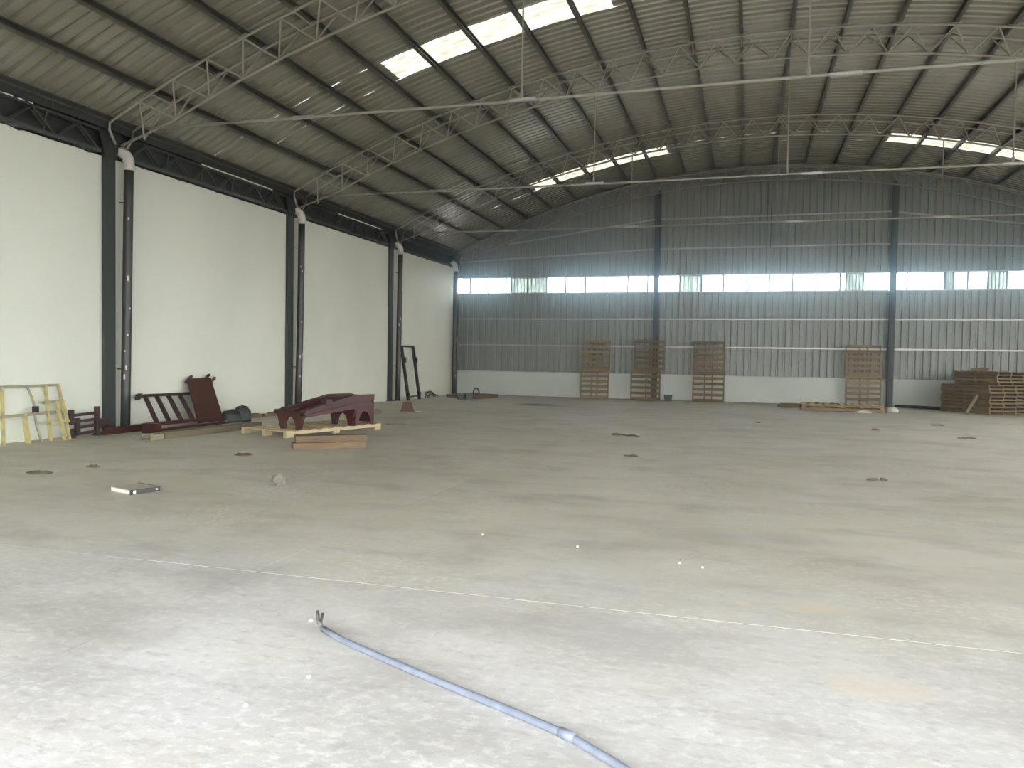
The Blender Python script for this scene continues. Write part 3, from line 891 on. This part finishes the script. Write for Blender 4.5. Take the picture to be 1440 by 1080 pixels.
part('cross_beam', MB().span((0.08, -0.36, 0.27), (0.16, 0.36, 0.35)).span((0.75, -0.33, 0.32), (0.83, 0.33, 0.40)), M['maroon'], t)
part('inner_beam', MB().bar((0.1, 0.05, 0.34), (1.9, 0.05, 0.56), 0.08, 0.08), M['maroon'], t)
part('bearing_block', MB().span((0.58, -0.40, 0.44), (0.74, -0.24, 0.58)), M['maroon_dark'], t)
part('roller_pin', MB().tube([(0.03, -0.46, 0.33), (0.03, -0.30, 0.33)], 0.06, 10), M['maroon_dark'], t)
part('roller_pin', MB().tube([(0.03, 0.46, 0.33), (0.03, 0.30, 0.33)], 0.05, 10), M['maroon_dark'], t)
part('roller_pin', MB().tube([(-0.05, 0.16, 0.39), (0.12, 0.16, 0.39)], 0.05, 10), M['maroon_dark'], t)

# timber blocks in front
ta = math.atan2(0.62, 0.80)
single('timber_block', MB().box((0, 0, 0.05), (1.22, 0.30, 0.10)), M['timber'], 'lower orange brown timber block in front of the pale pallet', 'timber', (5.22, 12.12, 0), (0, 0, ta))
t = single('timber_block', MB().box((0, 0, 0.055), (1.20, 0.26, 0.11)), M['timber'], 'upper brown timber block lying on another before the pale pallet', 'timber', (5.22, 12.20, 0.101), (0, 0, ta - 0.03))

# ------------------------------------------------------------------ black leaning frame, hood, hoops
t = thing('leaning_frame', 'tall black steel frame leaning on the wall near the far drain pipe', 'frame', (0, 0, 0))
b0, b1, t0, t1 = Vector((0.46, 26.15, 0.035)), Vector((0.46, 27.15, 0.035)), Vector((0.06, 26.38, 1.95)), Vector((0.06, 27.40, 1.95))
part('upright', MB().bar(b0 - Vector((0, 0, 0.03)), t0, 0.09, 0.08), M['black_steel'], t)
part('upright', MB().bar(b1 - Vector((0, 0, 0.03)), t1, 0.09, 0.08), M['black_steel'], t)
part('top_bar', MB().bar(t0 - Vector((0, 0.04, 0)), t1 + Vector((0, 0.04, 0)), 0.07, 0.06), M['black_steel'], t)
part('bottom_bar', MB().bar(b0.lerp(t0, 0.05), b1.lerp(t1, 0.05), 0.05, 0.05), M['black_steel'], t)
for a, b in ((b0, t0), (b1, t1)):
    for f, h in ((0.74, 0.2), (0.10, 0.1)):
        p = a.lerp(b, f)
        part('hinge', MB().box(p + Vector((0.05, 0.03 if f > 0.5 else -0.04, 0)), (0.08, 0.1, h)), M['black_steel'], t)
t = thing('steel_hood', 'rusty brown tapered steel box standing on the floor alone', 'box', (2.72, 21.0, 0), (0, 0, 0.35))
part('hood_body', MB().add([(-0.18, -0.14, 0), (0.18, -0.14, 0), (0.18, 0.14, 0), (-0.18, 0.14, 0), (-0.12, -0.1, 0.26), (0.12, -0.1, 0.26), (0.12, 0.1, 0.26), (-0.12, 0.1, 0.26)], [(3, 2, 1, 0), (4, 5, 6, 7), (0, 1, 5, 4), (1, 2, 6, 5), (2, 3, 7, 6), (3, 0, 4, 7)]), M['rust'], t)
part('rim', MB().span((-0.2, -0.16, 0), (0.2, 0.16, 0.025)), M['rust'], t)
single('paper_scrap', lump(21, (0.12, 0.08, 0.03), 8, 3, 0.3), M['white_bag'], 'small pale scrap beside the rusty tapered box', 'scrap', (3.12, 20.9, 0))
t = thing('wire_bundle', 'dark bundle of bent wire at the wall before the far corner', 'wire', (0.22, 28.75, 0))
for k, (h, w, dx) in enumerate(((0.22, 0.48, 0.0), (0.15, 0.36, 0.06), (0.19, 0.42, -0.06), (0.10, 0.52, 0.1))):
    part('wire', MB().tube([(dx + 0.03 * math.sin(a * 2 + k), -w * math.cos(a), 0.012 + h * math.sin(a)) for a in [PI * j / 12 for j in range(13)]], 0.018, 6), M['black_steel'], t, True)

# low boards and bins in the far left corner
ca = math.atan2(1.5, 0.5)
pallet('pallet', 'low brown pallet on the floor in the far left corner', 1.65, 1.35, (2.02, 28.75, 0), (0, 0, ca), 'wood_dark', 7, 3, 0.13, [0.0, 0.5, 1.0], 0.09, 0.12)
single('board', MB().bar((0, 0, 0.03), (0.42, 1.35, 0.05), 0.12, 0.05), M['rust'], 'reddish board leaning along the side of the corner pallet', 'board', (2.12, 28.6, 0))
def bin_(label, loc, rz, s, m):
    t = thing('plastic_bin', label, 'bin', loc, (0, 0, rz))
    x, y, h = s
    part('bin_body', MB().add([(-x * .85, -y * .85, 0), (x * .85, -y * .85, 0), (x * .85, y * .85, 0), (-x * .85, y * .85, 0), (-x, -y, h), (x, -y, h), (x, y, h), (-x, y, h)], [(3, 2, 1, 0), (4, 5, 6, 7), (0, 1, 5, 4), (1, 2, 6, 5), (2, 3, 7, 6), (3, 0, 4, 7)]), M[m], t)
    part('rim', MB().span((-x - 0.01, -y - 0.01, h - 0.03), (x + 0.01, -y + 0.01, h + 0.01)).span((-x - 0.01, y - 0.01, h - 0.03), (x + 0.01, y + 0.01, h + 0.01)).span((-x - 0.01, -y, h - 0.03), (-x + 0.01, y, h + 0.01)).span((x - 0.01, -y, h - 0.03), (x + 0.01, y, h + 0.01)), M[m], t)
bin_('dark teal plastic bin at the front of the corner pallet', (1.78, 27.95, 0), 0.5, (0.12, 0.12, 0.20), 'teal')
bin_('faded teal plastic bin beside the darker one at the corner pallet', (2.05, 28.12, 0), 0.5, (0.12, 0.12, 0.21), 'teal_light')
bin_('small dark teal bin on the floor right of the second upright pallets', (9.16, 31.5, 0), 0.1, (0.16, 0.13, 0.22), 'teal')
t = single('rubber_hoop', MB().tube([(0, -0.125 * math.cos(a), 0.02 + 0.21 * math.sin(a)) for a in [PI * j / 14 for j in range(15)]], 0.03, 8), M['black'], 'black rubber hoop standing up on the corner pallet', 'hoop', (1.72, 29.95, 0.12), (0, 0, -1.0), smooth=True)

# black hose at the foot of the end wall
pts = [(17.35, 31.75, 0.05), (17.6, 31.6, 0.05), (17.9, 31.7, 0.05), (18.2, 31.45, 0.05), (18.4, 31.3, 0.05), (18.55, 31.0, 0.05), (18.7, 30.7, 0.05)]
single('hose', MB().tube(pts, 0.05, 8), M['black'], 'thick black hose lying along the foot of the end wall', 'hose', smooth=True)

# ------------------------------------------------------------------ things lying on the open floor
bx, by = Vector((0.93, -0.16, 0)).normalized(), Vector((0.10, 0.36, 0))
t = thing('book', 'thick book with white page edges lying alone on the floor', 'book', (5.13, 7.33, 0), (0, 0, math.atan2(-0.14, 0.42)))
part('pages', MB().span((0.012, 0.006, 0.008), (0.418, 0.345, 0.045)), M['paper'], t)
part('cover', MB().span((0, 0, 0), (0.43, 0.35, 0.008)).span((0, 0, 0.045), (0.43, 0.35, 0.053)), M['cover'], t, label='dusty beige cover')
part('spine', MB().span((0.42, -0.002, 0.0), (0.436, 0.352, 0.055)), M['book_dark'], t, label='black spine')
part('spine_label', MB().span((0.4355, 0.03, 0.008), (0.438, 0.06, 0.046)).span((0.4355, 0.30, 0.02), (0.438, 0.32, 0.04)), M['paper'], t, label='white marks on the spine')
part('cover_edge', MB().span((-0.004, 0.335, 0.046), (0.43, 0.352, 0.056)), M['book_dark'], t)
def crumple(seed, sx, sy, h):
    rnd = random.Random(seed)
    n = 6
    vs_ = []
    for i in range(n):
        for j in range(n):
            e = 0.3 if i in (0, n - 1) or j in (0, n - 1) else 1
            vs_.append((sx * (i / (n - 1) - 0.5) + rnd.uniform(-.1, .1) * sx, sy * (j / (n - 1) - 0.5) + rnd.uniform(-.1, .1) * sy, 0.012 + e * h * rnd.random()))
    up = [(i * n + j, (i + 1) * n + j, (i + 1) * n + j + 1, i * n + j + 1) for i in range(n - 1) for j in range(n - 1)]
    m_ = len(vs_)
    vs_ += [(x, y, z - 0.01) for x, y, z in vs_]
    dn = [tuple(m_ + q for q in reversed(f)) for f in up]
    rim = [i * n for i in range(n)] + [(n - 1) * n + j for j in range(1, n)] + [i * n + n - 1 for i in range(n - 2, -1, -1)] + [j for j in range(n - 2, 0, -1)]
    sd = [(rim[k], m_ + rim[k], m_ + rim[(k + 1) % len(rim)], rim[(k + 1) % len(rim)]) for k in range(len(rim))]
    return MB().add(vs_, up + dn + sd)
t = thing('cardboard_scrap', 'torn beige cardboard scrap with folded flaps on the open floor', 'scrap', (6.62, 8.42, 0))
t.scale = (0.72, 0.72, 0.72)
part('flap', MB().bar((-0.05, 0, 0.02), (0.07, 0.06, 0.13), 0.17, 0.012, (0.3, -1, 0.2)), M['card'], t)
part('flap', MB().bar((-0.10, 0.02, 0.01), (-0.06, 0.03, 0.15), 0.12, 0.01, (1, -0.2, 0)), M['flake'], t)
part('sheet', crumple(4, 0.24, 0.2, 0.05), M['card'], t)
part('flap', MB().bar((0.12, 0.0, 0.01), (0.08, 0.05, 0.13), 0.10, 0.01, (1, -0.2, 0)), M['card'], t)

flakes = [((9.55, 16.6), 0.34, 0.10, 'dark torn flake in the middle of the open floor'), ((9.85, 16.45), 0.24, 0.06, 'narrow dark scrap beside the torn flake mid-floor'),
          ((10.3, 13.0), 0.2, 0.08, 'small dark scrap below the mid-floor flake'), ((4.55, 10.65), 0.24, 0.12, 'pale brown scrap on the floor below the timber blocks'),
          ((13.78, 11.7), 0.14, 0.08, 'tiny dark scrap below the long low pallets on open floor'), ((13.92, 11.75), 0.09, 0.06, 'tiniest dark scrap, right of another one on open floor'),
          ((16.7, 19.2), 0.36, 0.14, 'flat brown scrap on the floor in front of the big pallet pile'), ((3.32, 8.05), 0.30, 0.13, 'thin dark smear-like flake left of the book'),
          ((15.1, 20.6), 0.2, 0.08, 'small grey scrap below the end wall post'), ((3.5, 8.75), 0.14, 0.08, 'little dark flake above the book'),
          ((12.4, 21.5), 0.14, 0.08, 'dark pebble-like scrap on far floor'), ((16.9, 22.9), 0.3, 0.08, 'thin dark strip on floor left of the big pallet pile')]
for i, ((x, y), sx, sy, lab) in enumerate(flakes):
    single('floor_scrap', crumple(30 + i, sx, sy, 0.03), M['rust' if 'brown scrap on' in lab else 'flake'], lab, 'scrap', (x, y, 0), (0, 0, random.uniform(-0.5, 0.5)))
for i, (x, y, lab) in enumerate([(9.62, 4.16, 'white plaster chip just left of the bare hose tips'), (11.62, 6.30, 'largest white plaster chip on the middle of the open floor'), (11.80, 6.22, 'small white plaster chip right of a larger one mid-floor'),
                               (10.05, 3.42, 'white plaster chip on the near floor below the hose'), (9.95, 3.05, 'dark-edged plaster chip nearest the viewer, below the hose'), (9.85, 6.70, 'white plaster chip on the floor left of the mid-floor pair'),
                               (13.9, 5.85, 'white plaster chip at the right edge of the view'), (10.75, 6.55, 'white plaster chip just left of the largest one')]):
    single('plaster_chip', crumple(80 + i, 0.017, 0.013, 0.004), M['chip'], lab, 'chip', (x, y, -0.002), (0, 0, random.uniform(0, 6)))

# hose in the foreground
hp = [(9.70, 4.10, 0.075), (9.735, 4.055, 0.05), (9.80, 3.99, 0.03), (9.97, 3.89, 0.021), (10.32, 3.715, 0.02), (10.71, 3.53, 0.02), (11.05, 3.375, 0.02), (11.28, 3.265, 0.02), (11.43, 3.19, 0.02), (11.52, 3.12, 0.02), (11.63, 3.04, 0.02), (11.8, 2.90, 0.02), (12.1, 2.6, 0.02), (12.7, 2.15, 0.02), (13.6, 1.8, 0.02)]
t = thing('conduit_hose', 'long grey-blue plastic hose lying across the foreground floor', 'hose', (0, 0, 0))
part('hose_body', MB().tube(hp[2:], 0.0185, 12), M['conduit'], t, True)
part('coupler', MB().tube([(11.37, 3.221, 0.021), (11.445, 3.181, 0.021)], 0.023, 12), M['conduit'], t, True)
part('cable_end', MB().tube([hp[2], (9.74, 4.04, 0.05), (9.70, 4.10, 0.085)], 0.011, 8), M['copper'], t, True, label='dark bare cable tip')
part('cable_end', MB().tube([hp[2], (9.75, 4.05, 0.04), (9.725, 4.115, 0.07)], 0.009, 8), M['copper'], t, True, label='dark bare cable tip')
